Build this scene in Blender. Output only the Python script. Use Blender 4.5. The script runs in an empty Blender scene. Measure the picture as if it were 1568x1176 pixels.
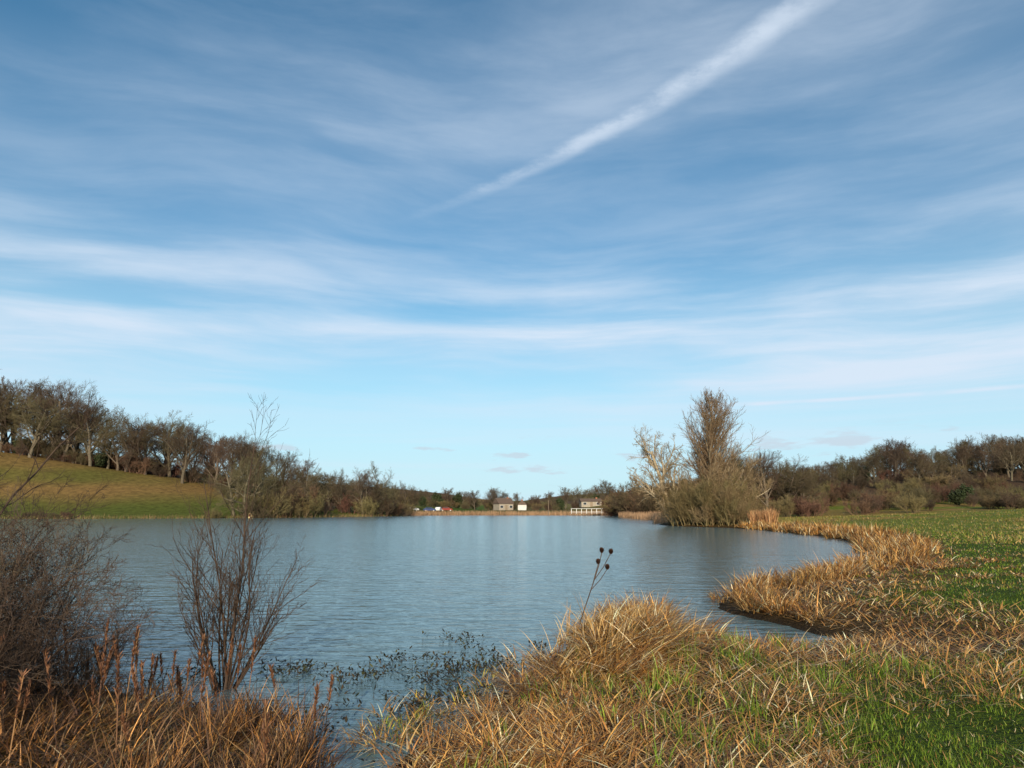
import bpy, math, random
import numpy as np
from mathutils import Vector, Matrix
random.seed(7); rng=np.random.default_rng(7)
sc=bpy.context.scene
R=math.radians

# ------------------------------------------------------------------ materials
def new_mat(name):
    m=bpy.data.materials.new(name); m.use_nodes=True
    nt=m.node_tree; nt.nodes.clear()
    return m,nt
def N(nt,t,**kw):
    n=nt.nodes.new(t)
    for k,v in kw.items():
        if hasattr(n,k): setattr(n,k,v)
    return n
def setin(n,**kw):
    for k,v in kw.items(): n.inputs[k.replace('_',' ')].default_value=v
def simple_mat(name,c1,c2,scale=3.0,rough=0.8,bump=0.3,rand=0.0):
    m,nt=new_mat(name); L=nt.links
    tc=N(nt,'ShaderNodeTexCoord'); no=N(nt,'ShaderNodeTexNoise'); no.inputs['Scale'].default_value=scale; no.inputs['Detail'].default_value=3
    L.new(tc.outputs['Object'],no.inputs['Vector'])
    cr=N(nt,'ShaderNodeValToRGB'); cr.color_ramp.elements[0].position=.3; cr.color_ramp.elements[1].position=.7
    cr.color_ramp.elements[0].color=(*c1,1); cr.color_ramp.elements[1].color=(*c2,1)
    L.new(no.outputs['Fac'],cr.inputs['Fac'])
    src=cr.outputs['Color']
    if rand>0:
        oi=N(nt,'ShaderNodeObjectInfo'); mr=N(nt,'ShaderNodeMapRange'); mr.inputs['To Min'].default_value=1-rand; mr.inputs['To Max'].default_value=1+rand
        L.new(oi.outputs['Random'],mr.inputs['Value'])
        hv=N(nt,'ShaderNodeHueSaturation'); L.new(src,hv.inputs['Color']); L.new(mr.outputs['Result'],hv.inputs['Value'])
        mh=N(nt,'ShaderNodeMapRange'); mh.inputs['To Min'].default_value=.485; mh.inputs['To Max'].default_value=.52
        w=N(nt,'ShaderNodeMath',operation='FRACT'); w2=N(nt,'ShaderNodeMath',operation='MULTIPLY'); w2.inputs[1].default_value=7.31
        L.new(oi.outputs['Random'],w2.inputs[0]); L.new(w2.outputs[0],w.inputs[0]); L.new(w.outputs[0],mh.inputs['Value']); L.new(mh.outputs['Result'],hv.inputs['Hue'])
        src=hv.outputs['Color']
    p=N(nt,'ShaderNodeBsdfPrincipled'); p.inputs['Roughness'].default_value=rough
    p.inputs['Specular IOR Level'].default_value=.2
    L.new(src,p.inputs['Base Color'])
    if bump>0:
        b=N(nt,'ShaderNodeBump'); b.inputs['Strength'].default_value=bump; b.inputs['Distance'].default_value=.02
        L.new(no.outputs['Fac'],b.inputs['Height']); L.new(b.outputs['Normal'],p.inputs['Normal'])
    o=N(nt,'ShaderNodeOutputMaterial'); L.new(p.outputs[0],o.inputs[0])
    return m
def blade_mat(name,trans=.3):
    m,nt=new_mat(name); L=nt.links
    at=N(nt,'ShaderNodeAttribute'); at.attribute_name='col'
    tc=N(nt,'ShaderNodeTexCoord'); no=N(nt,'ShaderNodeTexNoise'); no.inputs['Scale'].default_value=14; no.inputs['Detail'].default_value=1
    L.new(tc.outputs['Object'],no.inputs['Vector'])
    mr=N(nt,'ShaderNodeMapRange'); mr.inputs['To Min'].default_value=.6; mr.inputs['To Max'].default_value=1.4
    L.new(no.outputs['Fac'],mr.inputs['Value'])
    hv=N(nt,'ShaderNodeHueSaturation'); L.new(at.outputs['Color'],hv.inputs['Color']); L.new(mr.outputs['Result'],hv.inputs['Value'])
    p=N(nt,'ShaderNodeBsdfPrincipled'); p.inputs['Roughness'].default_value=.55; p.inputs['Specular IOR Level'].default_value=.3
    t=N(nt,'ShaderNodeBsdfTranslucent'); L.new(hv.outputs[0],p.inputs['Base Color']); L.new(hv.outputs[0],t.inputs['Color'])
    mx=N(nt,'ShaderNodeMixShader'); mx.inputs[0].default_value=trans
    L.new(p.outputs[0],mx.inputs[1]); L.new(t.outputs[0],mx.inputs[2])
    o=N(nt,'ShaderNodeOutputMaterial'); L.new(mx.outputs[0],o.inputs[0])
    return m

# ------------------------------------------------------------------ mesh helpers
def mesh_np(name,V,F,mats,col=None,midx=None,smooth=False):
    me=bpy.data.meshes.new(name)
    me.vertices.add(len(V)); me.vertices.foreach_set('co',V.astype(np.float32).ravel())
    m,k=F.shape
    me.loops.add(m*k); me.loops.foreach_set('vertex_index',F.astype(np.int32).ravel())
    me.polygons.add(m); me.polygons.foreach_set('loop_start',np.arange(0,m*k,k,dtype=np.int32))
    try: me.polygons.foreach_set('loop_total',np.full(m,k,dtype=np.int32))
    except Exception: pass
    if smooth: me.polygons.foreach_set('use_smooth',np.ones(m,dtype=bool))
    for mt in mats: me.materials.append(mt)
    if midx is not None: me.polygons.foreach_set('material_index',midx.astype(np.int32))
    me.update(calc_edges=True)
    if col is not None:
        a=me.color_attributes.new('col','FLOAT_COLOR','POINT')
        c=np.ones((len(V),4),dtype=np.float32); c[:,:3]=col
        a.data.foreach_set('color',c.ravel())
    return me
def add_obj(name,me,parent=None,loc=(0,0,0),rot=(0,0,0),scale=(1,1,1)):
    o=bpy.data.objects.new(name,me); sc.collection.objects.link(o)
    o.location=loc; o.rotation_euler=rot; o.scale=scale
    if parent: o.parent=parent
    return o
def empty(name,loc=(0,0,0)):
    o=bpy.data.objects.new(name,None); sc.collection.objects.link(o); o.location=loc; o.empty_display_size=.5
    return o

def tubes(groups):
    Vs=[];Fs=[];Ms=[];off=0
    for P,Rr,k,mi in groups:
        M,n,_=P.shape
        T=np.gradient(P,axis=1); T/=np.linalg.norm(T,axis=2,keepdims=True)+1e-9
        ref=np.where(np.abs(T[:,:1,2:3])>.9,np.array([1.,0,0]),np.array([0,0,1.]))
        A=np.cross(T,np.broadcast_to(ref,T.shape)); A/=np.linalg.norm(A,axis=2,keepdims=True)+1e-9
        B=np.cross(T,A)
        an=np.arange(k)*2*np.pi/k
        V=P[:,:,None,:]+Rr[:,:,None,None]*(A[:,:,None,:]*np.cos(an)[None,None,:,None]+B[:,:,None,:]*np.sin(an)[None,None,:,None])
        idx=np.arange(M*n*k).reshape(M,n,k)
        a=idx[:,:-1,:];b=np.roll(idx,-1,axis=2)[:,:-1,:];c=np.roll(idx,-1,axis=2)[:,1:,:];d=idx[:,1:,:]
        F=np.stack([a,b,c,d],-1).reshape(-1,4)+off
        Vs.append(V.reshape(-1,3));Fs.append(F);Ms.append(np.full(len(F),mi));off+=M*n*k
    return np.concatenate(Vs),np.concatenate(Fs),np.concatenate(Ms)

def grow(out,p,d,L,r,lev,pr,rd):
    n=pr['n'][lev]; pts=[p]; rad=[r]; dirs=[]
    wig=pr['wig'][lev]; up=pr['up'][lev]; tp=pr['taper'][lev]
    step=L/n
    for i in range(n):
        dx=d[0]+rd.gauss(0,wig); dy=d[1]+rd.gauss(0,wig); dz=d[2]+rd.gauss(0,wig)+up
        l=math.sqrt(dx*dx+dy*dy+dz*dz)+1e-9; d=(dx/l,dy/l,dz/l)
        p=(p[0]+d[0]*step,p[1]+d[1]*step,p[2]+d[2]*step)
        pts.append(p); dirs.append(d); rad.append(max(r*(1-(1-tp)*(i+1)/n),pr['rmin']*.6))
    out[lev][0].append(pts); out[lev][1].append(rad)
    if lev+1<len(pr['n']):
        K=pr['kids'][lev]; t0=pr['t0'][lev]
        for c in range(K):
            t=t0+(1-t0)*(c+rd.random())/K
            f=t*n; i=min(int(f),n-1); f-=i
            q=tuple(pts[i][j]*(1-f)+pts[i+1][j]*f for j in range(3))
            dd=dirs[i]
            v=(rd.gauss(0,1),rd.gauss(0,1),rd.gauss(0,1)); dt=sum(v[j]*dd[j] for j in range(3))
            v=[v[j]-dt*dd[j] for j in range(3)]; l=math.sqrt(sum(x*x for x in v))+1e-9
            a=rd.gauss(pr['ang'][lev],.16)
            nd=tuple(dd[j]*math.cos(a)+v[j]/l*math.sin(a) for j in range(3))
            sh=pr['shape'](t) if lev==0 else 1.1-.5*t
            grow(out,q,nd,L*pr['ratio'][lev]*rd.uniform(.65,1.2)*sh,max(rad[i]*pr['rr'][lev],pr['rmin']),lev+1,pr,rd)
def make_tree(name,seed,pr,stems,mats):
    rd=random.Random(seed); nl=len(pr['n']); out=[([],[]) for _ in range(nl)]
    for (p,d,L,r) in stems: grow(out,p,d,L,r,0,pr,rd)
    g=[]
    for lev in range(nl):
        P=np.array(out[lev][0]);Rr=np.array(out[lev][1])
        g.append((P,Rr,[7,5,3,3,3][lev],0 if lev<=pr.get('limb',1) else 1))
    V,F,M=tubes(g)
    return mesh_np(name,V,F,mats,midx=M,smooth=True)

def blade_data(base,L,W,az,lean,bend,col,segs=3,taper=(1,.85,.55,.06),tw=None):
    n=len(base); base=np.asarray(base,float)
    if tw is None: tw=rng.uniform(-.9,.9,n)
    wd=np.stack([-np.sin(az+tw),np.cos(az+tw),np.zeros(n)],1)
    hd=np.stack([np.cos(az),np.sin(az),np.zeros(n)],1)
    V=np.zeros((n,segs+1,2,3)); p=base.copy()
    tps=np.interp(np.linspace(0,1,segs+1),np.linspace(0,1,len(taper)),taper)
    for s in range(segs+1):
        w=(W*tps[s])[:,None]*.5
        V[:,s,0]=p-wd*w; V[:,s,1]=p+wd*w
        th=np.clip(lean+bend*(s+.5)/segs,-2,2.2)
        p=p+(L/segs)[:,None]*(hd*np.sin(th)[:,None]+np.array([0,0,1.])*np.cos(th)[:,None])
        p[:,2]=np.maximum(p[:,2],base[:,2]+.01)
    idx=np.arange(n*(segs+1)*2).reshape(n,segs+1,2)
    F=np.stack([idx[:,:-1,0],idx[:,:-1,1],idx[:,1:,1],idx[:,1:,0]],-1).reshape(-1,4)
    C=np.repeat(col,(segs+1)*2,axis=0)
    return V.reshape(-1,3),F,C
class Bag:
    def __init__(s): s.V=[];s.F=[];s.C=[];s.o=0
    def add(s,V,F,C): s.V.append(V);s.F.append(F+s.o);s.C.append(C);s.o+=len(V)
    def build(s,name,mat,parent=None):
        me=mesh_np(name,np.concatenate(s.V),np.concatenate(s.F),[mat],col=np.concatenate(s.C))
        return add_obj(name,me,parent)
def pal(n,cols,jit=.15):
    c=np.array(cols)[rng.integers(0,len(cols),n)]
    return np.clip(c*(1+rng.normal(0,jit,(n,1))),.005,.9)

# ------------------------------------------------------------------ lake outline & terrain
S=[(-1.1,4.9),(-.9,6.2),(-.4,7.3),(.0,8.6),(.5,10.0),(1.0,11.6),(1.6,13.2),(2.5,14.0),(2.8,12.8),(3.2,11.5),(4.3,10.9),(5.3,11.4),(5.0,13.0),(4.5,14.8),(5.2,17.0),(8.6,20.8),(11.9,25.3),(16.3,32.4),(21.5,43),(24,55),(25.5,68),(24.5,77),(20.5,84),(19.5,92),(23,105),(27,125),(27,150),(29,180),(33,208),(25,226),(5,229),(-15,229),(-30,222),(-36,205),(-42,190),(-50,172),(-64,160),(-88,150),(-112,148),(-150,140),(-180,110),(-170,70),(-110,40),(-60,24),(-25,15),(-12,11.2),(-8,9.9),(-5.5,8.8),(-4.0,8.1),(-2.9,7.5),(-2.1,6.9),(-1.75,6.0),(-1.6,4.9)]
S=np.array(S,float)
def catmull(P,k=4):
    out=[];n=len(P)
    for i in range(n):
        p0,p1,p2,p3=P[i-1],P[i],P[(i+1)%n],P[(i+2)%n]
        for j in range(k):
            t=j/k
            out.append(.5*((2*p1)+(-p0+p2)*t+(2*p0-5*p1+4*p2-p3)*t*t+(-p0+3*p1-3*p2+p3)*t**3))
    return np.array(out)
SH=catmull(S)
def nz(x,y,f,seed=0):
    r=0
    for i in range(6):
        a=seed*1.7+i*2.399; fx=f*(1+.37*i)
        r=r+np.sin(x*fx*math.cos(a)+y*fx*math.sin(a)+seed*3.1+i*1.3+1.5*np.sin(x*fx*.6*math.sin(a+1)+y*fx*.6*math.cos(a+2)))/(1+.4*i)
    return r/3.2
def sdf(x,y):
    x=np.asarray(x,float).ravel(); y=np.asarray(y,float).ravel()
    d=np.full(x.shape,1e9); ins=np.zeros(x.shape,bool)
    n=len(SH)
    for i in range(n):
        ax,ay=SH[i];bx,by=SH[(i+1)%n]
        ex,ey=bx-ax,by-ay; px,py=x-ax,y-ay
        t=np.clip((px*ex+py*ey)/(ex*ex+ey*ey+1e-12),0,1)
        q=(px-ex*t)**2+(py-ey*t)**2
        np.minimum(d,q,out=d)
        c=((ay>y)!=(by>y))
        if c.any():
            xi=ax+(y-ay)/(by-ay+1e-12)*ex
            ins^=(c&(x<xi))
    d=np.sqrt(d); d=np.where(ins,-d,d)
    return d+.13*nz(x,y,2.2,3)*np.clip(1-np.abs(d)/6,0,1)
def sm(t): t=np.clip(t,0,1); return t*t*(3-2*t)
def height(x,y,d=None):
    if d is None: d=sdf(x,y)
    dp=np.maximum(d,0)
    z=np.where(d<0,np.maximum(d*.28,-.9),.46*(1-np.exp(-dp/2.7))+.03)
    gl=np.interp(x,[-400,-250,-147,-92,-70,-50,-30,-15],[34,26,17,8.6,5.5,3,1.2,0])
    z=z+gl*sm(dp/52)*sm((y-10)/60)
    z=z+np.interp(x,[20,45,80],[0,1,1.5])*sm(dp/60)*sm((y-30)/50)
    hr=np.interp(x,[20,50,90,150,300],[1,3.5,8.5,13,20])*sm((y-120)/130)
    z=z+hr*sm(dp/30)
    far=sm((y-420)/900)*(14+8*nz(x,y,.004,5))
    z=z+far
    z=z+np.where(d>0,sm(dp/3)*(.045*nz(x,y,1.4,1)+.03*nz(x,y,4,2)),0)
    z=z+np.where(d>0,.22*np.exp(-((x-1.5)**2+(y-9.6)**2)/1.1)*sm(dp/.6),0)
    z=z+np.where(dp>14,.28*nz(x,y,.16,4)*sm((dp-14)/30),0)
    return z
def grid_axis(c,lo,hi,a,n):
    s=np.linspace(math.asinh((lo-c)/a),math.asinh((hi-c)/a),n); return c+a*np.sinh(s)
gx=grid_axis(2,-2500,2500,9,520); gy=grid_axis(10,-400,3500,9,520)
GX,GY=np.meshgrid(gx,gy); fx=GX.ravel(); fy=GY.ravel()
D=sdf(fx,fy); Z=height(fx,fy,D)
nX,nY=len(gx),len(gy)
ii=np.arange(nX*nY).reshape(nY,nX)
F=np.stack([ii[:-1,:-1],ii[:-1,1:],ii[1:,1:],ii[1:,:-1]],-1).reshape(-1,4)
mud=np.array([.05,.035,.02]);straw=np.array([.33,.20,.07]);green=np.array([.11,.175,.018]);lgreen=np.array([.19,.235,.03]);brown=np.array([.12,.075,.045]);olive=np.array([.13,.155,.03])
def mixc(a,b,t): return a*(1-t[:,None])+b*t[:,None]
col=np.tile(mud,(len(fx),1))
col=mixc(col,straw*.4,sm((D-.05)/.5))
col=mixc(col,green*.7,sm((D-2.0+1.2*nz(fx,fy,.9,7))/2.5))
patch=sm((nz(fx,fy,.35,8)+.1)*1.6)
col=mixc(col,straw*.7,patch*sm((D-2)/3)*.5*sm((30-fy)/20+.6))
fieldR=sm((fx-18)/10)*sm((fy-32)/25)
pr_=sm((nz(fx*.5,fy*1.6,.13,9)+.35)*1.3)
col=mixc(col,mixc(np.tile(lgreen,(len(fx),1)),straw*1.1,pr_*.8),fieldR*sm((D-3)/4))
fieldL=sm((-fx-25)/10)*sm((fy-90)/40)
hl=np.interp(Z,[0,1.5,3,5,7,9.5,12,14,18],[.0,.1,.15,.55,.85,.4,.5,.8,.9])+.3*nz(fx,fy,.1,11)
col=mixc(col,mixc(np.tile(olive,(len(fx),1)),straw*.95,sm(hl)),fieldL)
wood=np.maximum(sm((Z-4.5)/2)*sm((fx-40)/10)*sm((fy-110)/30), sm((fy-230)/30)*sm((fx+20)/20)*.5)
wood=np.maximum(wood,sm((fy-200)/8)*sm((-fx-60)/20))
col=mixc(col,np.tile(brown,(len(fx),1)),wood)
me=mesh_np('ground',np.stack([fx,fy,Z],1),F,[],col=col,smooth=True)
m,nt=new_mat('ground_soil_grass'); L=nt.links
at=N(nt,'ShaderNodeAttribute'); at.attribute_name='col'
tc=N(nt,'ShaderNodeTexCoord')
n1=N(nt,'ShaderNodeTexNoise'); n1.inputs['Scale'].default_value=.7; n1.inputs['Detail'].default_value=8; n1.inputs['Roughness'].default_value=.7
n2=N(nt,'ShaderNodeTexNoise'); n2.inputs['Scale'].default_value=22; n2.inputs['Detail'].default_value=4
L.new(tc.outputs['Object'],n1.inputs['Vector']);L.new(tc.outputs['Object'],n2.inputs['Vector'])
mr=N(nt,'ShaderNodeMapRange'); setin(mr,From_Min=.3,From_Max=.7,To_Min=.45,To_Max=1.5); L.new(n1.outputs['Fac'],mr.inputs['Value'])
mr2=N(nt,'ShaderNodeMapRange'); setin(mr2,From_Min=.3,From_Max=.7,To_Min=.6,To_Max=1.35); L.new(n2.outputs['Fac'],mr2.inputs['Value'])
mu=N(nt,'ShaderNodeMath',operation='MULTIPLY'); L.new(mr.outputs[0],mu.inputs[0]);L.new(mr2.outputs[0],mu.inputs[1])
hv=N(nt,'ShaderNodeHueSaturation'); L.new(at.outputs['Color'],hv.inputs['Color']); L.new(mu.outputs[0],hv.inputs['Value'])
p=N(nt,'ShaderNodeBsdfPrincipled'); p.inputs['Roughness'].default_value=.95; p.inputs['Specular IOR Level'].default_value=.1
L.new(hv.outputs[0],p.inputs['Base Color'])
b=N(nt,'ShaderNodeBump'); b.inputs['Strength'].default_value=1;b.inputs['Distance'].default_value=.15; L.new(mu.outputs[0],b.inputs['Height']); L.new(b.outputs[0],p.inputs['Normal'])
o=N(nt,'ShaderNodeOutputMaterial'); L.new(p.outputs[0],o.inputs[0])
me.materials.append(m); add_obj('ground',me)

# ------------------------------------------------------------------ water
m,nt=new_mat('lake_water_mat'); L=nt.links
tc=N(nt,'ShaderNodeTexCoord')
def ripple(scale,sx,sy,rot,det):
    mp=N(nt,'ShaderNodeMapping'); mp.inputs['Rotation'].default_value=(0,0,R(rot)); mp.inputs['Scale'].default_value=(sx,sy,1)
    L.new(tc.outputs['Object'],mp.inputs['Vector'])
    n=N(nt,'ShaderNodeTexNoise'); n.inputs['Scale'].default_value=scale; n.inputs['Detail'].default_value=det; n.inputs['Distortion'].default_value=.4
    L.new(mp.outputs[0],n.inputs['Vector']); return n.outputs['Fac']
a=ripple(1.0,1.1,3.4,32,3); c=ripple(1.0,.3,.9,22,2); e=ripple(1,3.5,6,-28,2)
def mth(op,x,y):
    n=N(nt,'ShaderNodeMath',operation=op)
    for i,v in enumerate((x,y)):
        if isinstance(v,(int,float)): n.inputs[i].default_value=v
        else: L.new(v,n.inputs[i])
    return n.outputs[0]
h=mth('ADD',mth('ADD',a,mth('MULTIPLY',c,1.0)),mth('MULTIPLY',e,.35))
b=N(nt,'ShaderNodeBump'); b.inputs['Strength'].default_value=1; b.inputs['Distance'].default_value=.045; L.new(h,b.inputs['Height'])
p=N(nt,'ShaderNodeBsdfPrincipled'); setin(p,Base_Color=(.10,.165,.175,1),Roughness=.14,IOR=1.333)
L.new(b.outputs[0],p.inputs['Normal'])
o=N(nt,'ShaderNodeOutputMaterial'); L.new(p.outputs[0],o.inputs[0])
wv=np.array([[-215,2,0],[60,2,0],[60,240,0],[-215,240,0]],float)
add_obj('lake_water',mesh_np('lake_water',wv,np.array([[0,1,2,3]]),[m]))

# ------------------------------------------------------------------ tree meshes
bark=simple_mat('bark_grey_brown',(.075,.06,.042),(.16,.13,.09),4,rand=.3)
twig=simple_mat('twig_brown',(.07,.05,.035),(.13,.09,.06),2,rand=.3,bump=0)
barkp=simple_mat('bark_pale_willow',(.28,.22,.14),(.46,.38,.26),4)
twigp=simple_mat('twig_willow',(.22,.155,.08),(.34,.25,.14),2,bump=0)
twigo=simple_mat('twig_olive',(.085,.07,.038),(.15,.12,.065),2,rand=.25,bump=0)
scrubm=simple_mat('twig_scrub',(.14,.11,.05),(.25,.19,.09),2,rand=.2,bump=0)
twigr=simple_mat('twig_russet',(.10,.055,.038),(.18,.10,.065),2,rand=.35,bump=0)
twigd=simple_mat('twig_dark',(.04,.025,.018),(.10,.065,.042),6,bump=0)
oakp=dict(n=[7,5,4,3,2],wig=[.10,.18,.18,.16,.12],up=[.03,.08,.06,.04,.03],taper=[.35,.35,.4,.5,.5],kids=[14,8,7,6],t0=[.18,.2,.15,.1],ang=[1.0,.75,.65,.5],ratio=[.72,.52,.55,.8],rr=[.5,.45,.5,.6],rmin=.010,shape=lambda t:1.2-.65*t)
trees=[]
for s in range(5):
    pr=dict(oakp)
    if s in(1,3): pr['ang']=[.8,.7,.6,.5]
    me=make_tree('oak_%d'%s,100+s,pr,[((0,0,-.3),(random.uniform(-.08,.08),random.uniform(-.08,.08),1),9.0,.34)],[bark,twig if s%2 else twigo])
    zs=np.array([v.co.z for v in me.vertices]); k=15/np.percentile(zs,99.7); me.transform(Matrix.Scale(k,4)); trees.append(me)
shrubp=dict(n=[5,4,3,2],wig=[.14,.2,.2,.2],up=[.05,.06,.05,.04],taper=[.4,.4,.5,.5],kids=[8,7,6],t0=[.15,.15,.1],ang=[.5,.6,.6],ratio=[.6,.55,.6],rr=[.55,.6,.7],rmin=.013,shape=lambda t:1.2-.5*t,limb=0)
def stems(n,spread,L,r,seed,tilt=.6):
    rd=random.Random(seed);o=[]
    for i in range(n):
        a=rd.uniform(0,6.28);q=rd.uniform(0,spread);tl=rd.uniform(.1,tilt)
        o.append(((q*math.cos(a),q*math.sin(a),-.1),(math.cos(a)*tl,math.sin(a)*tl,1),L*rd.uniform(.6,1.1),r))
    return o
shrubs=[make_tree('shrub_%d'%s,200+s,shrubp,stems(13,1.3,3.2,.05,s),[[twigr,twigr],[twig,twigo],[twigr,twig],[twig,scrubm]][s]) for s in range(4)]
def put_tree(me,x,y,sc_,parent,hs=1.0,sink=.1,name=None):
    z=float(height(np.array([x]),np.array([y]))[0])
    return add_obj(name or (parent.name+'_part'),me,parent,(x,y,z-sink),(random.uniform(-.04,.04),random.uniform(-.04,.04),random.uniform(0,6.28)),(sc_,sc_,sc_*hs))

P=empty('hilltop_woodland')
for i in range(54):
    xr=-.80+.60*i/53+random.uniform(-.008,.008); y=198+random.uniform(-6,22)
    hh=np.interp(xr,[-.8,-.62,-.57,-.5,-.46,-.37,-.33,-.2],[23,22,16,18,17.5,16,13,10])*random.uniform(.8,1.1)
    put_tree(random.choice(trees),xr*y,y,hh/15,P)
for i in range(110):
    xr=random.uniform(-.82,-.2); y=197+random.uniform(0,24)
    put_tree(random.choice(shrubs[:3]),xr*y,y,random.uniform(.7,1.6),P)
P=empty('lakeside_shrubs')
for xr,y,s,hs in [(-.37,160,1.5,1.15),(-.35,163,1.5,1.1),(-.325,166,1.6,1.1),(-.305,168,1.4,1.0),(-.29,172,1.5,1.0),(-.315,170,1.8,1.1),(-.275,176,1.2,1),(-.205,194,1.3,1),(-.19,198,1.5,1),(-.175,203,1.3,1),(-.16,208,1.2,1),(-.15,216,1.1,1),(-.425,156,.7,1),(-.64,150,.55,.7),(-.68,149,.6,.7),(-.70,149,.6,.7),(-.66,149,.5,.7)]:
    put_tree(random.choice(shrubs),xr*y,y,s,P,hs)
for xr,y,h_ in [(-.385,160,16.5),(-.365,166,15),(-.40,162,13),(-.30,178,12),(-.215,197,13),(-.195,203,15.5),(-.25,215,12),(-.155,232,10.5),(-.145,236,9.5),(-.17,230,9.5)]:
    put_tree(random.choice(trees),xr*y,y,h_/15,P)
P=empty('far_shore_trees')
for i in range(65):
    xr=-.20+.46*i/64+random.uniform(-.01,.01); y=random.uniform(285,360)
    hh=random.choice([5,6,7,8,9,6])*(1.25 if (.04<xr<.16) else 1.0)
    me_=random.choice(trees) if hh>6 else random.choice(shrubs)
    put_tree(me_,xr*y,y,(hh/14 if hh>6 else hh/4.2),P)
for i in range(60):
    xr=random.uniform(-.2,.26); y=random.uniform(276,300)
    put_tree(random.choice(shrubs),xr*y,y,random.uniform(.5,1.0),P)
for i in range(60):
    xr=random.uniform(-.6,.7); y=random.uniform(420,700)
    put_tree(random.choice(trees),xr*y,y,random.uniform(.5,.8),P)
P=empty('hillside_woodland')
for i in range(50):
    xr=.13+.12*random.random(); y=random.uniform(150,205)
    if xr*y<29.5: continue
    put_tree(random.choice(shrubs),xr*y,y,random.uniform(1.3,2.0),P)
for i in range(28):
    xr=random.uniform(.30,.43); y=random.uniform(135,160)
    put_tree(random.choice(trees),xr*y,y,random.uniform(.68,.92)*(1 if xr<.41 else .75),P)
for i in range(220):
    xr=random.uniform(.28,.86); y=112+135*random.random()**.8
    if xr*y<34: continue
    put_tree(random.choice(shrubs),xr*y,y,random.uniform(.6,1.25)*(.8 if y<135 else 1),P)
for i in range(100):
    xr=.42+.44*i/99+random.uniform(-.01,.01); y=random.uniform(195,262)
    k=np.interp(xr,[.42,.45,.5,.56,.60,.66,.8],[.42,.42,.62,.85,.6,.75,.85])
    put_tree(random.choice(trees),xr*y,y,k*random.uniform(.75,1.1),P)

# ------------------------------------------------------------------ peninsula trees
def zat(x,y): return float(height(np.array([x]),np.array([y]))[0])
popp=dict(n=[12,6,4,3],wig=[.03,.10,.16,.2],up=[.05,.12,.10,.06],taper=[.12,.25,.4,.5],kids=[160,10,5],t0=[.10,.12,.1],ang=[.70,.5,.5],ratio=[.41,.42,.5],rr=[.32,.5,.6],rmin=.014,shape=lambda t:min(1.3*(1.10-t)**.75,1.0) if t>.3 else (.6+1.3*t),limb=1)
pm=make_tree('poplar_crown',31,popp,[((0,0,-.2),(-.01,0,1),15.4,.38)],[simple_mat('bark_poplar',(.17,.13,.085),(.30,.235,.15),4),simple_mat('twig_poplar',(.16,.105,.06),(.26,.175,.10),2,bump=0)])
x,y=25.1,87; add_obj('poplar_tree',pm,None,(x,y,zat(x,y)),(0,0,.4),(1.08,1.08,1.02))
pm2=make_tree('poplar_side',37,oakp|dict(ang=[.8,.6,.6,.5],rmin=.012),[((0,0,-.2),(.18,0,1),7.6,.22)],[barkp,twigp])
x,y=27.8,88; add_obj('alder_tree',pm2,None,(x,y,zat(x,y)))
wil=dict(n=[7,7,5,4,3],wig=[.08,.16,.18,.16,.15],up=[.0,.07,.03,-.03,-.06],taper=[.45,.35,.4,.5,.5],kids=[10,8,7,5],t0=[.3,.2,.2,.1],ang=[.8,.7,.65,.5],ratio=[.52,.5,.5,.65],rr=[.6,.5,.5,.6],rmin=.012,shape=lambda t:1.2-.35*t,limb=2)
wm=make_tree('willow_limbs',52,wil,[((0,0,-.2),(-.28,-.05,1),9.8,.34),((.1,0,-.2),(-.85,.1,1),6.6,.24),((.2,.1,-.2),(-.12,.1,1),7.0,.22)],[barkp,twigp])
x,y=20.7,88; add_obj('willow_tree',wm,None,(x,y,zat(x,y)))
P=empty('willow_scrub')
scr=[make_tree('willow_scrub_%d'%s,300+s,shrubp|dict(rmin=.012,kids=[9,7,5],up=[.08,.1,.06,.04]),stems(18,1.5,3.4,.05,50+s,.5),[scrubm,twigp if s else scrubm]) for s in range(2)]
for x,y,s in [(20.6,86,.65),(21.5,84.5,.9),(22.2,88,1.3),(23,83.5,1.15),(24,86,1.45),(24.6,82,1.0),(25.5,84,1.15),(26.4,82,.9),(26.9,84,.9),(21,90,.8),(27.5,86,.8),(25,80,.7),(26.0,79.5,.6),(23.2,81.8,.6)]:
    put_tree(random.choice(scr),x,y,s,P,hs=1.05)

def leafclump(name,n,rx,rz,mat,seed,leaf=.2):
    r=np.random.default_rng(seed); C=r.normal(0,1,(26,3)); C/=np.linalg.norm(C,axis=1,keepdims=True); C*=r.uniform(.3,.9,(26,1))
    c=C[r.integers(0,26,n)]+r.normal(0,.17,(n,3)); c=c*np.array([rx,rx,rz])+np.array([0,0,rz*.95])
    c[:,2]=np.maximum(c[:,2],.05)
    a=r.normal(0,1,(n,3));a/=np.linalg.norm(a,axis=1,keepdims=True);b_=np.cross(a,r.normal(0,1,(n,3)));b_/=np.linalg.norm(b_,axis=1,keepdims=True)
    s=leaf*r.uniform(.6,1.3,(n,1))
    V=np.stack([c-a*s,c-b_*s*.6,c+a*s,c+b_*s*.6],1).reshape(-1,3)
    return mesh_np(name,V,np.arange(4*n).reshape(n,4),[mat])
ivy=simple_mat('evergreen_leaf',(.022,.035,.014),(.06,.075,.03),3,rough=.6,rand=.2,bump=0)
iv=[leafclump('evergreen_%d'%s,2600,1.6,2.2,ivy,s) for s in range(2)]
P=empty('evergreen_bushes')
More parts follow.
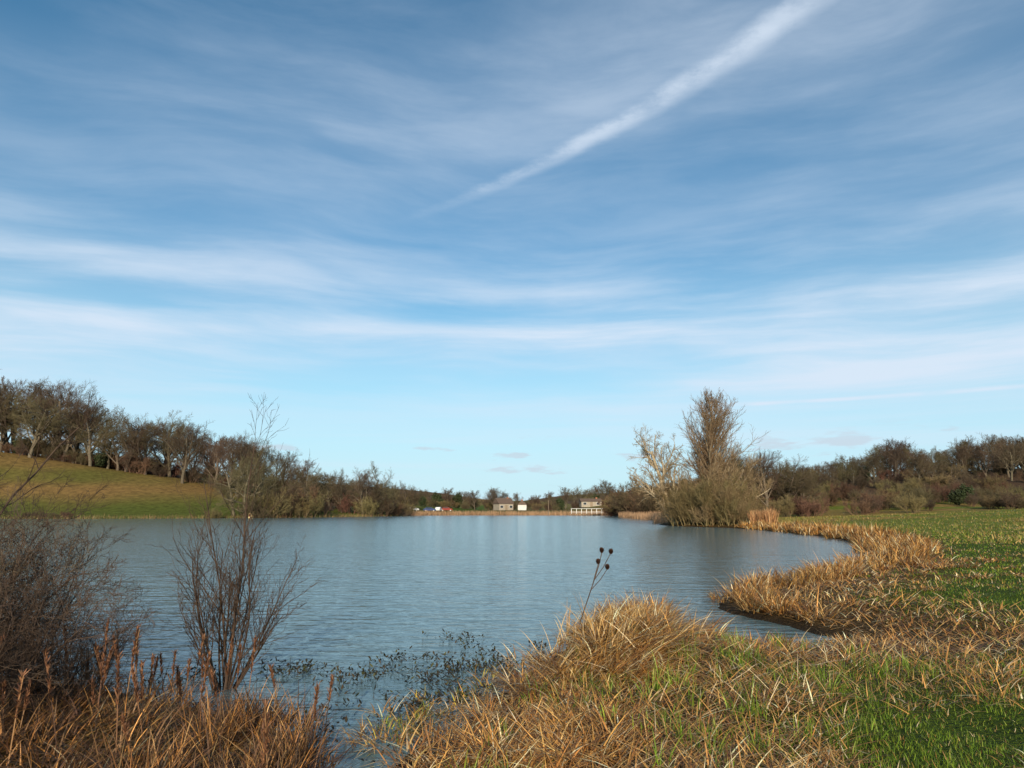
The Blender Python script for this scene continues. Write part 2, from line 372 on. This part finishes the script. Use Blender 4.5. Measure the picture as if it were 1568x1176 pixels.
for xr,y,s in [(.655,150,1.0),(.64,146,.8),(.185,160,1.0),(.51,205,1.3),(-.28,186,1.0),(-.13,262,1.0),(-.11,300,1.5),(-.08,300,1.6),(-.055,330,1.3),(-.65,204,1.2),(-.60,200,1),(-.72,203,1.3),(.34,150,.8),(.07,300,1.3),(.12,300,1.2),(-.10,280,.9)]:
    put_tree(random.choice(iv),xr*y,y,s,P)

# ------------------------------------------------------------------ foreground shrubs (bare)
fs=dict(n=[8,6,4,3],wig=[.06,.11,.15,.15],up=[.05,.09,.07,.05],taper=[.3,.4,.5,.5],kids=[10,5,3],t0=[.2,.12,.2],ang=[.5,.5,.5],ratio=[.42,.48,.5],rr=[.5,.6,.7],rmin=.0022,shape=lambda t:1.25-.6*t,limb=0)
sb=make_tree('bare_sapling_stems',71,fs,stems(13,.12,1.7,.014,9,.75)+[((0,0,-.1),(.06,.02,1),3.0,.017),((.03,0,-.1),(-.14,.02,1),2.6,.015),((.03,0,-.1),(.35,.02,1),2.0,.015)],[twigd,twigd])
x,y=-3.4,8.6; add_obj('bare_sapling',sb,None,(x,y,max(zat(x,y),0)))
fb=dict(n=[9,7,5,3],wig=[.12,.18,.2,.2],up=[-.01,.03,.03,.02],taper=[.3,.4,.5,.5],kids=[10,6,4],t0=[.15,.1,.2],ang=[.7,.7,.7],ratio=[.45,.5,.5],rr=[.5,.6,.7],rmin=.0026,shape=lambda t:1.15-.4*t,limb=0)
bb=[make_tree('bramble_%d'%s,80+s,fb,stems(18,.6,1.9,.012,20+s,.7),[twigd,twigd if s else twig]) for s in range(2)]
P=empty('bramble_thicket')
for i,(x,y,s) in enumerate([(-5.2,7.2,.95),(-6.3,7.6,1.05),(-7.4,8.4,1.2),(-4.6,6.0,.65),(-5.6,6.3,.9),(-8.4,8.8,1.2),(-6.9,6.9,1.1),(-4.4,7.3,.55),(-4.9,6.7,.8),(-6.0,7.0,1.0)]):
    add_obj('bramble_bush_part',bb[i%2],P,(x,y,zat(x,y)-.05),(0,0,i*1.3),(s,s,s))
tl=make_tree('hawthorn_branches',92,fb|dict(kids=[8,4,3],up=[.0,.02,.02,.02],ratio=[.3,.5,.5]),[((0,0,-.1),(.08,.05,1),4.3,.03),((.1,.1,-.1),(.2,.1,1),3.4,.025),((0,.2,-.1),(-.2,.2,1),3.6,.025)],[twigd,twigd])
add_obj('hawthorn_tree',tl,None,(-6.5,8.0,zat(-6.5,8.0)))

# ------------------------------------------------------------------ grasses
bm=blade_mat('grass_blade_mat',.3); bm2=blade_mat('straw_blade_mat',.15)
STR=[(.54,.31,.095),(.68,.44,.17),(.44,.23,.065),(.20,.10,.035),(.80,.62,.36),(.52,.28,.075)]
RUS=[(.44,.20,.055),(.28,.12,.035),(.54,.27,.08),(.11,.055,.028)]
GRN=[(.14,.23,.018),(.19,.29,.025),(.10,.18,.015),(.26,.32,.035)]
DRK=[(.11,.055,.032),(.05,.03,.02),(.19,.095,.045),(.30,.17,.08)]
def polar(n,r0,r1,a0,a1,pw=1.0):
    r=r0*(r1/r0)**(rng.random(n)**pw); a=np.radians(rng.uniform(a0,a1,n)); return r*np.sin(a),r*np.cos(a),r
x,y,r=polar(280000,3.2,60,-30,52,1.1)
d=sdf(x,y); keepp=sm((d-.9+1.1*nz(x,y,.9,7))/3.2)*(1-.6*sm((nz(x,y,.5,8)+.1)*1.6)*(r<40))
k=(rng.random(len(x))<keepp)&(d>.5); x,y,r,d=x[k],y[k],r[k],d[k]
n=len(x); z=height(x,y,d)
Lb=rng.uniform(.03,.10,n)*(1+.6*nz(x,y,1.1,12))*np.interp(r,[3,20,60],[1,1,1.3]); Lb=np.maximum(Lb,.025)
W=rng.uniform(.003,.007,n)*np.maximum(1,r/7)
c=pal(n,GRN,.2); dry=rng.random(n)<(.12+.35*sm((nz(x,y,.7,14)+.2)*1.2)); c[dry]=pal(int(dry.sum()),STR,.2)*.9
B=Bag(); B.add(*blade_data(np.stack([x,y,z-.01],1),Lb,W,rng.uniform(0,6.28,n),rng.uniform(0,.9,n),rng.uniform(0,1.0,n),c)); B.build('meadow_grass',bm)
B=Bag()
x,y,r=polar(120000,3.2,85,-32,52,1.0)
d=sdf(x,y); pp=np.where(d<3.4,sm((d-.05)/.3),0)*(1-sm((d-1.6)/2.2)*.6)+.45*sm((nz(x,y,.5,8)-.02)*2)*(d>2)*(r<35)
k=(rng.random(len(x))<pp)&(d>-.02); x,y,r,d=x[k],y[k],r[k],d[k]; n=len(x); z=np.maximum(height(x,y,d),0)
az=rng.normal(.6,1.5,n)
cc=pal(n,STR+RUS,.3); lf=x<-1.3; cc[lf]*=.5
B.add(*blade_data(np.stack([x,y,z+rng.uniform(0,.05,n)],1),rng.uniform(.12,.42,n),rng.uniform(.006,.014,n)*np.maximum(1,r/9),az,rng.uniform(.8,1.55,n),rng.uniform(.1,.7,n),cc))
# rank dry grass over the far right field
n=60000; yy=rng.uniform(34,112,n); xx=yy*rng.uniform(.2,.95,n); d=sdf(xx,yy)
k=(d>2.5)&(rng.random(n)<.25+.75*sm((nz(xx*.5,yy*1.6,.13,9)+.25)*2)); xx,yy,d=xx[k],yy[k],d[k]; n=len(xx); z=height(xx,yy,d)
B.add(*blade_data(np.stack([xx,yy,z],1),rng.uniform(.12,.36,n),rng.uniform(.03,.07,n),rng.uniform(0,6.28,n),rng.uniform(.3,1.3,n),rng.uniform(.2,.8,n),pal(n,[(.42,.28,.10),(.34,.24,.08),(.2,.23,.035),(.28,.27,.05)],.2),segs=2))
B.build('fallen_straw_litter',bm2)
def tussocks(B,cx,cy,nb,Lr,rad,cols,wmul=1.0,leanr=(.1,1.0),bendr=(.3,1.4),lift=0,dirb=None,dsd=.55):
    for X,Y in zip(cx,cy):
        m_=int(nb*rng.uniform(.6,1.3)); a=rng.uniform(0,6.28,m_); q=rad*np.sqrt(rng.random(m_))
        bx=X+q*np.cos(a);by=Y+q*np.sin(a); s=rng.uniform(.6,1.2)
        az=a+rng.normal(0,.8,m_)
        if dirb is not None:
            w=rng.random(m_)<.7; az=np.where(w,dirb+rng.normal(0,dsd,m_)+rng.normal(0,.8),az)
        zz=np.full(m_,max(zat(X,Y),0.0)-.02+lift)+rng.uniform(0,.1,m_)
        rr=math.hypot(X,Y)
        B.add(*blade_data(np.stack([bx,by,zz],1),rng.uniform(*Lr,m_)*s,rng.uniform(.005,.012,m_)*max(1,rr/9)*wmul,az,rng.uniform(*leanr,m_),rng.uniform(*bendr,m_),pal(m_,cols,.28)*rng.uniform(.6,1.2),segs=4))
def pick(n,x0,x1,y0,y1,d0,d1):
    ox=[];oy=[]
    while len(ox)<n:
        x=rng.uniform(x0,x1,4000);y=rng.uniform(y0,y1,4000);d=sdf(x,y);k=(d>d0)&(d<d1)
        ox+=list(x[k]);oy+=list(y[k])
    return ox[:n],oy[:n]
B=Bag()
cx,cy=pick(85,.2,2.8,7.8,12.6,.15,1.8); tussocks(B,cx,cy,100,(.3,.72),.26,STR+STR+RUS,1.6,(.7,1.5),(.3,1.0),.02,dirb=-.6)
cx,cy=pick(26,.6,2.4,8.4,12.0,.1,1.4); tussocks(B,cx,cy,34,(.4,.8),.2,STR,1.35,(.1,.8),(.5,1.6),.05,dirb=.1)
cx,cy=pick(62,-.8,2.2,5.0,9.0,.1,1.7); tussocks(B,cx,cy,75,(.15,.40),.22,STR+RUS,1.5,(.5,1.4),(.3,1.2))
cx,cy=pick(30,2.4,5.5,8.5,12,.1,1.4); tussocks(B,cx,cy,60,(.12,.3),.25,STR+RUS,1.3,(.5,1.4),(.3,1.2))
cx,cy=pick(60,4.5,10,13,22,-.1,1.2); tussocks(B,cx,cy,100,(.25,.65),.3,RUS+STR,1.2,(.2,1.3),(.3,1.2))
cx,cy=pick(14,1.8,3.3,12.6,14.6,-.1,.8); tussocks(B,cx,cy,90,(.25,.6),.22,RUS+STR,1.2,(.2,1.2),(.3,1.2))
cx,cy=pick(110,9,27,20,48,-.3,2.6); tussocks(B,cx,cy,80,(.25,.75),.45,RUS+STR,1.15,(.2,1.2),(.2,1.0))
cx,cy=pick(80,20,32,44,76,-.3,2.0); tussocks(B,cx,cy,70,(.4,.95),.6,RUS+STR,1.15,(.05,.9),(.1,.9))
cx,cy=pick(120,2.0,16,4.4,26,1.5,6.5); tussocks(B,cx,cy,50,(.1,.28),.22,STR+RUS,1.15,(.5,1.4),(.3,1.2))
tussocks(B,[27.2,27.9,28.5,26.8,27.5],[76.3,75.6,76.2,77,76],130,(1.1,2.0),.5,[(.50,.27,.12),(.42,.22,.10),(.56,.34,.17),(.3,.15,.07)],.8,(0,.3),(0,.4))
B.build('dead_sedge_bank',bm2)
B=Bag()
cx,cy=pick(120,-.9,4.5,4.6,11.0,.4,3.8); tussocks(B,cx,cy,24,(.10,.24),.10,GRN+[(.24,.32,.05)],1,(.05,.5),(.1,.8))
B.build('green_rush_tufts',bm)
B=Bag()
wx=[-1.15,-1.0,-.75,-.4,-.3,-.95,-.35,-1.35,-.1,-1.3,-.85,.1,-.6]; wy=[6.6,7.2,7.3,8.0,8.5,7.9,8.9,6.7,9.3,7.4,6.9,9.8,7.6]
tussocks(B,wx,wy,70,(.12,.34),.17,STR+[(.45,.36,.05),(.10,.06,.03)],1.4,(.5,1.4),(.3,1.0))
tussocks(B,[-1.0,-.5,-.9,-1.25],[6.8,8.0,7.3,7.0],30,(.12,.3),.12,[(.34,.36,.04),(.2,.26,.03)],1,(.1,.8),(.3,1.0))
B.build('waterside_tufts',bm2)
B=Bag()
cx,cy=pick(130,-6.5,-1.5,3.8,8.2,-.15,3.6); tussocks(B,cx,cy,75,(.15,.46),.26,DRK+DRK+RUS,1.2,(.2,1.3),(.2,1.2))
cx,cy=pick(36,-2.6,-1.4,4.2,7.2,-.1,1.0); tussocks(B,cx,cy,45,(.25,.55),.16,DRK+RUS+[(.5,.3,.12)],1,(.05,.8),(.2,1.0))
cx,cy=pick(70,-14,-5,6.5,12,-.3,1.8); tussocks(B,cx,cy,70,(.3,.8),.3,DRK+RUS,1,(.05,.9),(.2,1.0))
B.build('brown_sedge_bank',bm2)
def dock_plant():
    cx,cy=pick(54,-5.6,-1.5,4.8,8.3,-.4,2.2); Bq=Bag()
    for X,Y in zip(cx,cy):
        h_=rng.uniform(.4,.85); z0=max(zat(X,Y),0); az=rng.uniform(0,6.28); ln=rng.uniform(0,.25)
        Bq.add(*blade_data(np.array([[X,Y,z0]]),np.array([h_]),np.array([.009]),np.array([az]),np.array([ln]),np.array([.15]),pal(1,DRK),segs=4,taper=(1,1,.8,.6),tw=np.array([1.57-az+0])))
        n=90; t=rng.uniform(.55,1,n)*h_; bx=X+np.cos(az)*np.sin(ln+.05)*t;by=Y+np.sin(az)*np.sin(ln+.05)*t
        Bq.add(*blade_data(np.stack([bx,by,z0+t*math.cos(ln+.08)],1),rng.uniform(.02,.07,n),np.full(n,.014),rng.uniform(0,6.28,n),rng.uniform(.1,.9,n),np.zeros(n),pal(n,[(.20,.09,.045),(.13,.06,.035),(.28,.14,.07)],.2),segs=2))
    Bq.build('dock_seedheads',bm2)
dock_plant()
B=Bag()
NC=60
ccx=np.concatenate([rng.normal(-.7,.65,48),rng.normal(-2.6,.7,12)]); ccy=np.concatenate([rng.normal(8.9,1.0,48),rng.normal(9.0,.5,12)])
s_=rng.integers(0,NC,620); x=ccx[s_]+rng.normal(0,.14,620); y=ccy[s_]+rng.normal(0,.2,620)
d=sdf(x,y);k=d<-.02;x,y=x[k],y[k];n=len(x)
dk=[(.04,.035,.02),(.07,.05,.025),(.025,.025,.015),(.09,.09,.03)]
B.add(*blade_data(np.stack([x,y,np.full(n,-.03)],1),rng.uniform(.05,.20,n),np.full(n,.009),rng.uniform(0,6.28,n),rng.uniform(.1,1.0,n),rng.uniform(0,.9,n),pal(n,dk)))
m_=n*4; s_=rng.integers(0,n,m_)
B.add(*blade_data(np.stack([x[s_]+rng.normal(0,.05,m_),y[s_]+rng.normal(0,.05,m_),rng.uniform(.005,.10,m_)],1),rng.uniform(.03,.08,m_),np.full(m_,.028),rng.uniform(0,6.28,m_),rng.uniform(.5,1.5,m_),rng.uniform(0,.5,m_),pal(m_,dk),taper=(.3,1,.8,.1)))
B.build('water_mint_plants',bm)
B=Bag()
idx=[i for i in range(len(SH)) if SH[i][1]>100 and SH[i][0]>-34]
n=16000; s_=rng.choice(idx,n); nx_=SH[(s_+1)%len(SH)]; t=rng.random((n,1)); q=SH[s_]*(1-t)+nx_*t+rng.normal(0,2.0,(n,2))
d=sdf(q[:,0],q[:,1]);k=(d>-1.5)&(d<5);q=q[k];n=len(q);z=np.maximum(height(q[:,0],q[:,1]),0)
B.add(*blade_data(np.column_stack([q,z]),rng.uniform(.9,1.6,n),rng.uniform(.05,.10,n),rng.uniform(0,6.28,n),rng.uniform(0,.2,n),rng.uniform(0,.3,n),pal(n,[(.48,.30,.17),(.40,.25,.14),(.34,.21,.12)],.15)))
idx=[i for i in range(len(SH)) if SH[i][1]>135 and SH[i][0]<=-34]
n=5000; s_=rng.choice(idx,n); nx_=SH[(s_+1)%len(SH)]; t=rng.random((n,1)); q=SH[s_]*(1-t)+nx_*t+rng.normal(0,1.2,(n,2))
z=np.maximum(height(q[:,0],q[:,1]),0)
B.add(*blade_data(np.column_stack([q,z]),rng.uniform(.3,1.0,n),rng.uniform(.04,.08,n),rng.uniform(0,6.28,n),rng.uniform(0,.5,n),rng.uniform(0,.6,n),pal(n,[(.30,.20,.09),(.16,.18,.05),(.22,.13,.06)],.15)))
B.build('reed_fringe',bm2)

# ------------------------------------------------------------------ teasel
tp=empty('teasel_plant',(0.85,10.4,max(zat(.85,10.4),0)-.02))
def poly(pts,r0,r1,k=6):
    P_=np.array([pts],float); Rr=np.array([np.linspace(r0,r1,len(pts))]); V,F_,M_=tubes([(P_,Rr,k,0)]); return V,F_
heads=[(.48,0,1.42),(.62,.03,1.40),(.42,-.03,1.26),(.56,.02,1.18)]
main=[(0,0,0),(.12,0,.35),(.25,0,.7),(.36,0,1.0),(.43,0,1.2),(.48,0,1.39)]
parts=[poly(main,.010,.006),poly([(.36,0,1.0),(.50,.02,1.18),(.61,.03,1.37)],.006,.005),poly([(.34,0,.95),(.38,-.02,1.1),(.42,-.03,1.23)],.006,.005),poly([(.30,0,.85),(.45,.02,1.0),(.555,.02,1.15)],.006,.005)]
Vs=[];Fs=[];off=0
for V,F_ in parts: Vs.append(V);Fs.append(F_+off);off+=len(V)
add_obj('stems',mesh_np('teasel_stems',np.concatenate(Vs),np.concatenate(Fs),[twigd]),tp)
B=Bag()
for hx,hy,hz in heads:
    n=420; u=rng.uniform(-1,1,n);ph=rng.uniform(0,6.28,n);q=np.sqrt(1-u*u)
    c=np.stack([hx+.024*q*np.cos(ph),hy+.024*q*np.sin(ph),hz+.034*u],1)
    B.add(*blade_data(c,np.full(n,.018),np.full(n,.009),ph,np.arccos(np.clip(u*.9,-1,1)),np.zeros(n),pal(n,[(.10,.05,.03),(.07,.035,.025)]),segs=2))
B.build('seed_heads',bm2,tp)

# ------------------------------------------------------------------ small built things on the far shore
import bmesh
def box(name,loc,size,mat,parent,rot=0,bev=.02):
    bmh=bmesh.new(); bmesh.ops.create_cube(bmh,size=1)
    for v in bmh.verts: v.co=Vector((v.co.x*size[0],v.co.y*size[1],v.co.z*size[2]))
    if bev: bmesh.ops.bevel(bmh,geom=bmh.edges[:],offset=min(bev,min(size)*.2),segments=1,affect='EDGES')
    me=bpy.data.meshes.new(name); bmh.to_mesh(me); bmh.free(); me.materials.append(mat)
    return add_obj(name,me,parent,loc,(0,0,rot))
white=simple_mat('white_paint',(.55,.54,.51),(.7,.69,.66),2,.5,.05)
cream=simple_mat('cream_render',(.30,.26,.20),(.40,.35,.28),2,.8,.1)
roofm=simple_mat('roof_slates',(.10,.07,.055),(.17,.12,.09),5,.8,.3)
glass=simple_mat('window_glass',(.03,.04,.05),(.06,.07,.08),1,.15,0)
timber=simple_mat('weathered_timber',(.2,.15,.1),(.34,.27,.19),6,.8,.2)
rubber=simple_mat('tyre_rubber',(.02,.02,.02),(.04,.04,.04),8,.8,0)
brickm=simple_mat('brick_wall',(.28,.12,.07),(.38,.18,.11),8,.85,.2)
def house(name,x,y,w,dp,hw,hr,wall,rot=0):
    e=empty(name,(x,y,zat(x,y)-.1)); e.rotation_euler=(0,0,rot)
    box('walls',(0,0,hw/2),(w,dp,hw),wall,e)
    ov=.35
    V=np.array([(-w/2-ov,-dp/2-ov,hw),(w/2+ov,-dp/2-ov,hw),(w/2+ov,dp/2+ov,hw),(-w/2-ov,dp/2+ov,hw),(-w/2-ov,0,hw+hr),(w/2+ov,0,hw+hr)],float)
    me=bpy.data.meshes.new('roof'); me.from_pydata([tuple(v) for v in V],[],[(0,1,5,4),(2,3,4,5),(0,4,3),(1,2,5),(0,3,2,1)]); me.materials.append(roofm); add_obj('roof',me,e)
    box('chimney',(w*.3,0,hw+hr*.9),(.6,.6,1.2),brickm,e)
    for i,dx in enumerate((-.33,.0,.33)):
        if i==1: box('door',(dx*w,-dp/2-.02,1.05),(1.0,.08,2.0),timber,e)
        else:
            box('window_frame',(dx*w,-dp/2-.02,1.4),(1.4,.08,1.1),white,e); box('window',(dx*w,-dp/2-.07,1.4),(1.2,.06,.9),glass,e)
    return e
house('lakeside_cottage',-3.4,272,6.2,5,2.6,2.2,cream,.5)
house('boathouse',3.9,268,2.6,3.2,2.2,1.6,white,R(90))
house('park_pavilion',31,274,8,4,2.2,1.2,cream,.1)
pf=empty('viewing_platform',(25.2,221,0))
box('deck',(0,0,.55),(13.5,2.6,.16),timber,pf)
for i in range(9):
    xx=-6.4+12.8*i/8
    box('pile_%d'%i,(xx,-1.2,.2),(.18,.18,.6),timber,pf)
    box('post_%d'%i,(xx,-1.2,1.4),(.22,.14,1.55),white,pf)
for j,zz in enumerate((1.1,2.15)): box('rail_%d'%j,(0,-1.35,zz),(13.2,.1,.14),white,pf)
pl=empty('mooring_pole',(11.8,224,0)); V,F_=poly([(0,0,-.2),(0,0,2),(0,0,4.6)],.09,.07,8); add_obj('shaft',mesh_np('shaft',V,F_,[timber]),pl); box('cap',(0,0,4.65),(.3,.3,.12),timber,pl)
def car(name,x,y,rot,paint):
    e=empty(name,(x,y,zat(x,y)+.02)); e.rotation_euler=(0,0,rot)
    prof=[(-2.1,.35),(-2.15,.8),(-1.95,1.0),(-1.5,1.05),(-1.1,1.45),(.5,1.5),(1.1,1.05),(1.9,.92),(2.15,.7),(2.1,.35)]
    bmh=bmesh.new(); a=[bmh.verts.new((px,-.85,pz)) for px,pz in prof]; c=[bmh.verts.new((px,.85,pz)) for px,pz in prof]
    bmh.faces.new(a); bmh.faces.new(c[::-1]); n=len(prof)
    for i in range(n): bmh.faces.new((a[i],c[i],c[(i+1)%n],a[(i+1)%n]))
    bmesh.ops.recalc_face_normals(bmh,faces=bmh.faces[:]); bmesh.ops.bevel(bmh,geom=bmh.edges[:],offset=.05,segments=2,affect='EDGES')
    me=bpy.data.meshes.new('body'); bmh.to_mesh(me); bmh.free(); me.materials.append(paint); add_obj('body',me,e)
    for s in(-1,1):
        me=bpy.data.meshes.new('side_glass'); me.from_pydata([(-1.3,s*.865,1.08),(.85,s*.865,1.08),(.4,s*.865,1.4),(-1.02,s*.865,1.38)],[],[(0,1,2,3)]); me.materials.append(glass); add_obj('side_glass',me,e)
        for wx in(-1.35,1.35):
            V,F_=poly([(wx,s*.7,.32),(wx,s*.88,.32)],.32,.32,14); add_obj('tyre',mesh_np('tyre',V,F_,[rubber]),e)
            V,F_=poly([(wx,s*.885,.32),(wx,s*.89,.32)],.2,.01,12); add_obj('hub',mesh_np('hub',V,F_,[white]),e)
silver=simple_mat('car_paint_white',(.7,.7,.7),(.75,.75,.75),1,.3,0); red=simple_mat('car_paint_red',(.22,.03,.02),(.26,.04,.03),1,.3,0); blue=simple_mat('car_paint_blue',(.04,.06,.15),(.05,.08,.2),1,.3,0)
for cx_0,cy_0,r0,pt in [(-34.0,238,.1,silver),(-28.5,240,.2,blue),(-25.5,242,1.4,silver),(-23,244,.1,red)]: car('parked_car',cx_0,cy_0,r0,pt)
x,y=-59.5,158.5; lb=empty('lifebuoy_stand',(x,y,zat(x,y)))
box('post',(0,.1,.8),(.14,.14,1.7),timber,lb); box('board',(0,0,1.5),(1.1,.08,1.1),simple_mat('yellow_board',(.6,.5,.25),(.7,.6,.3),2,.5,0),lb)
bpy.ops.mesh.primitive_torus_add(major_radius=.38,minor_radius=.09,location=(0,-.13,1.5),rotation=(R(90),0,0)); t_=bpy.context.object; t_.name='ring'; t_.data.materials.append(red); t_.parent=lb

# ------------------------------------------------------------------ sky
w=bpy.data.worlds.new('World'); sc.world=w; w.use_nodes=True; nt=w.node_tree; nt.nodes.clear(); L=nt.links
EL=19.0
def M(op,*a,clamp=False):
    n=nt.nodes.new('ShaderNodeMath'); n.operation=op; n.use_clamp=clamp
    for i,v in enumerate(a):
        if isinstance(v,(int,float)): n.inputs[i].default_value=v
        else: L.new(v,n.inputs[i])
    return n.outputs[0]
def SS(v,a,b,lo=0,hi=1):
    n=nt.nodes.new('ShaderNodeMapRange'); n.interpolation_type='SMOOTHSTEP'
    n.inputs['From Min'].default_value=a;n.inputs['From Max'].default_value=b;n.inputs['To Min'].default_value=lo;n.inputs['To Max'].default_value=hi
    L.new(v,n.inputs['Value']); return n.outputs[0]
def NO(x,y,z,scale,det,rough=.55,dist=0):
    c=nt.nodes.new('ShaderNodeCombineXYZ')
    for i,v in enumerate((x,y,z)):
        if isinstance(v,(int,float)): c.inputs[i].default_value=v
        else: L.new(v,c.inputs[i])
    n=nt.nodes.new('ShaderNodeTexNoise'); n.inputs['Scale'].default_value=scale;n.inputs['Detail'].default_value=det;n.inputs['Roughness'].default_value=rough;n.inputs['Distortion'].default_value=dist
    L.new(c.outputs[0],n.inputs['Vector']); return n.outputs['Fac']
sky=nt.nodes.new('ShaderNodeTexSky'); sky.sky_type='NISHITA'; sky.sun_disc=False; sky.sun_elevation=R(EL); sky.sun_rotation=R(180-2); sky.air_density=1.0; sky.dust_density=.4; sky.ozone_density=2.2
tc=nt.nodes.new('ShaderNodeTexCoord'); sx=nt.nodes.new('ShaderNodeSeparateXYZ'); L.new(tc.outputs['Generated'],sx.inputs[0])
X,Y,Zz=sx.outputs; Zc=M('MAXIMUM',Zz,.012)
px=M('DIVIDE',X,Zc); py=M('DIVIDE',Y,Zc)
rr=M('SQRT',M('ADD',M('MULTIPLY',M('MULTIPLY',px,px),.75),M('MULTIPLY',py,py)))
wv_=M('LOGARITHM',rr,math.e); az=M('ARCTAN2',X,Y)
el=M('DIVIDE',Zz,M('SQRT',M('ADD',M('MULTIPLY',X,X),M('MULTIPLY',Y,Y))))
warp=NO(az,wv_,3.3,1.3,2); ww=M('ADD',wv_,M('MULTIPLY',M('SUBTRACT',warp,.5),.45))
st=NO(M('MULTIPLY',az,1.4),M('MULTIPLY',ww,3.4),0,1.0,5,.5)
fine=NO(M('MULTIPLY',az,5.0),M('MULTIPLY',ww,9.0),5,1.0,5,.65)
big=NO(M('MULTIPLY',az,1.0),M('MULTIPLY',wv_,1.3),9,1.0,2)
dens=SS(M('ADD',M('MULTIPLY',st,.80),M('MULTIPLY',fine,.20)),.36,.68)
band=M('ADD',M('MULTIPLY',SS(wv_,.75,1.35),SS(wv_,2.1,1.6)),M('MULTIPLY',SS(wv_,3.2,2.0),.30))
amp=M('ADD',M('MULTIPLY',band,.58),M('MULTIPLY',SS(big,.35,.65),.16))
veil=M('MULTIPLY',SS(big,.25,.7),.20)
cl=M('ADD',M('MULTIPLY',dens,amp),veil)
dy=M('SUBTRACT',py,1.65)
cx_=M('ADD',M('ADD',M('MULTIPLY',dy,-.85),.286),M('MULTIPLY',M('MULTIPLY',dy,dy),-.3556))
ctn=NO(M('MULTIPLY',px,1),M('MULTIPLY',py,1),2,6,5,.65)
e_=M('ABSOLUTE',M('ADD',M('SUBTRACT',px,cx_),M('MULTIPLY',M('SUBTRACT',ctn,.5),.09)))
ct=M('MULTIPLY',M('MULTIPLY',SS(e_,.075,.005),SS(py,2.35,1.7)),SS(ctn,.3,.62,.16,.42))
ct=M('MULTIPLY',ct,SS(py,.2,.7))
cl=M('ADD',cl,ct)
t2=M('MULTIPLY',M('MULTIPLY',SS(M('ABSOLUTE',M('SUBTRACT',el,.1435)),.0045,0),SS(az,.29,.36)),.5)
t2=M('MULTIPLY',t2,M('MULTIPLY',SS(az,.95,.6),SS(NO(M('MULTIPLY',az,8),0,0,1,3),.3,.6)))
cl=M('MINIMUM',M('ADD',cl,t2),.9)
cu=NO(M('MULTIPLY',az,9),M('MULTIPLY',el,42),1.7,1.0,4,.55)
cum=M('MULTIPLY',SS(cu,.58,.66),M('MULTIPLY',SS(el,.025,.05),SS(el,.12,.085)))
cum=M('MULTIPLY',cum,.55)
hs=nt.nodes.new('ShaderNodeHueSaturation'); hs.inputs['Saturation'].default_value=1.3; hs.inputs['Value'].default_value=1.3; hs.inputs['Hue'].default_value=.488; L.new(sky.outputs[0],hs.inputs['Color'])
def MX(f,a,b):
    n=nt.nodes.new('ShaderNodeMixRGB')
    L.new(f,n.inputs[0])
    for i,v in ((1,a),(2,b)):
        if isinstance(v,tuple): n.inputs[i].default_value=v
        else: L.new(v,n.inputs[i])
    return n.outputs[0]
haze=M('MULTIPLY',SS(el,.42,.0),.85)
c0=MX(haze,hs.outputs[0],(5.0,8.2,9.8,1))
c1=MX(cl,c0,(7.2,8.2,9.5,1))
c2=MX(cum,c1,(5.8,6.3,7.2,1))
bg=nt.nodes.new('ShaderNodeBackground'); bg.inputs['Strength'].default_value=.1; L.new(c2,bg.inputs['Color'])
ow=nt.nodes.new('ShaderNodeOutputWorld'); L.new(bg.outputs[0],ow.inputs[0])
try: w.cycles.sampling_method='NONE'
except Exception: pass

# ------------------------------------------------------------------ sun & camera
sd=bpy.data.lights.new('sun','SUN'); sd.energy=5.0; sd.angle=R(.5); sd.color=(1,.85,.64)
so=bpy.data.objects.new('sun',sd); sc.collection.objects.link(so); so.rotation_euler=(R(90-EL),0,R(-2))
cd=bpy.data.cameras.new('camera'); cd.lens=24; cd.sensor_width=36; cd.clip_end=6000; cd.clip_start=.05
co=bpy.data.objects.new('camera',cd); sc.collection.objects.link(co); co.location=(0,0,2.1); co.rotation_euler=(R(90+10.36),0,0); sc.camera=co
sc.view_settings.view_transform='Standard'; sc.view_settings.look='None'; sc.view_settings.exposure=0
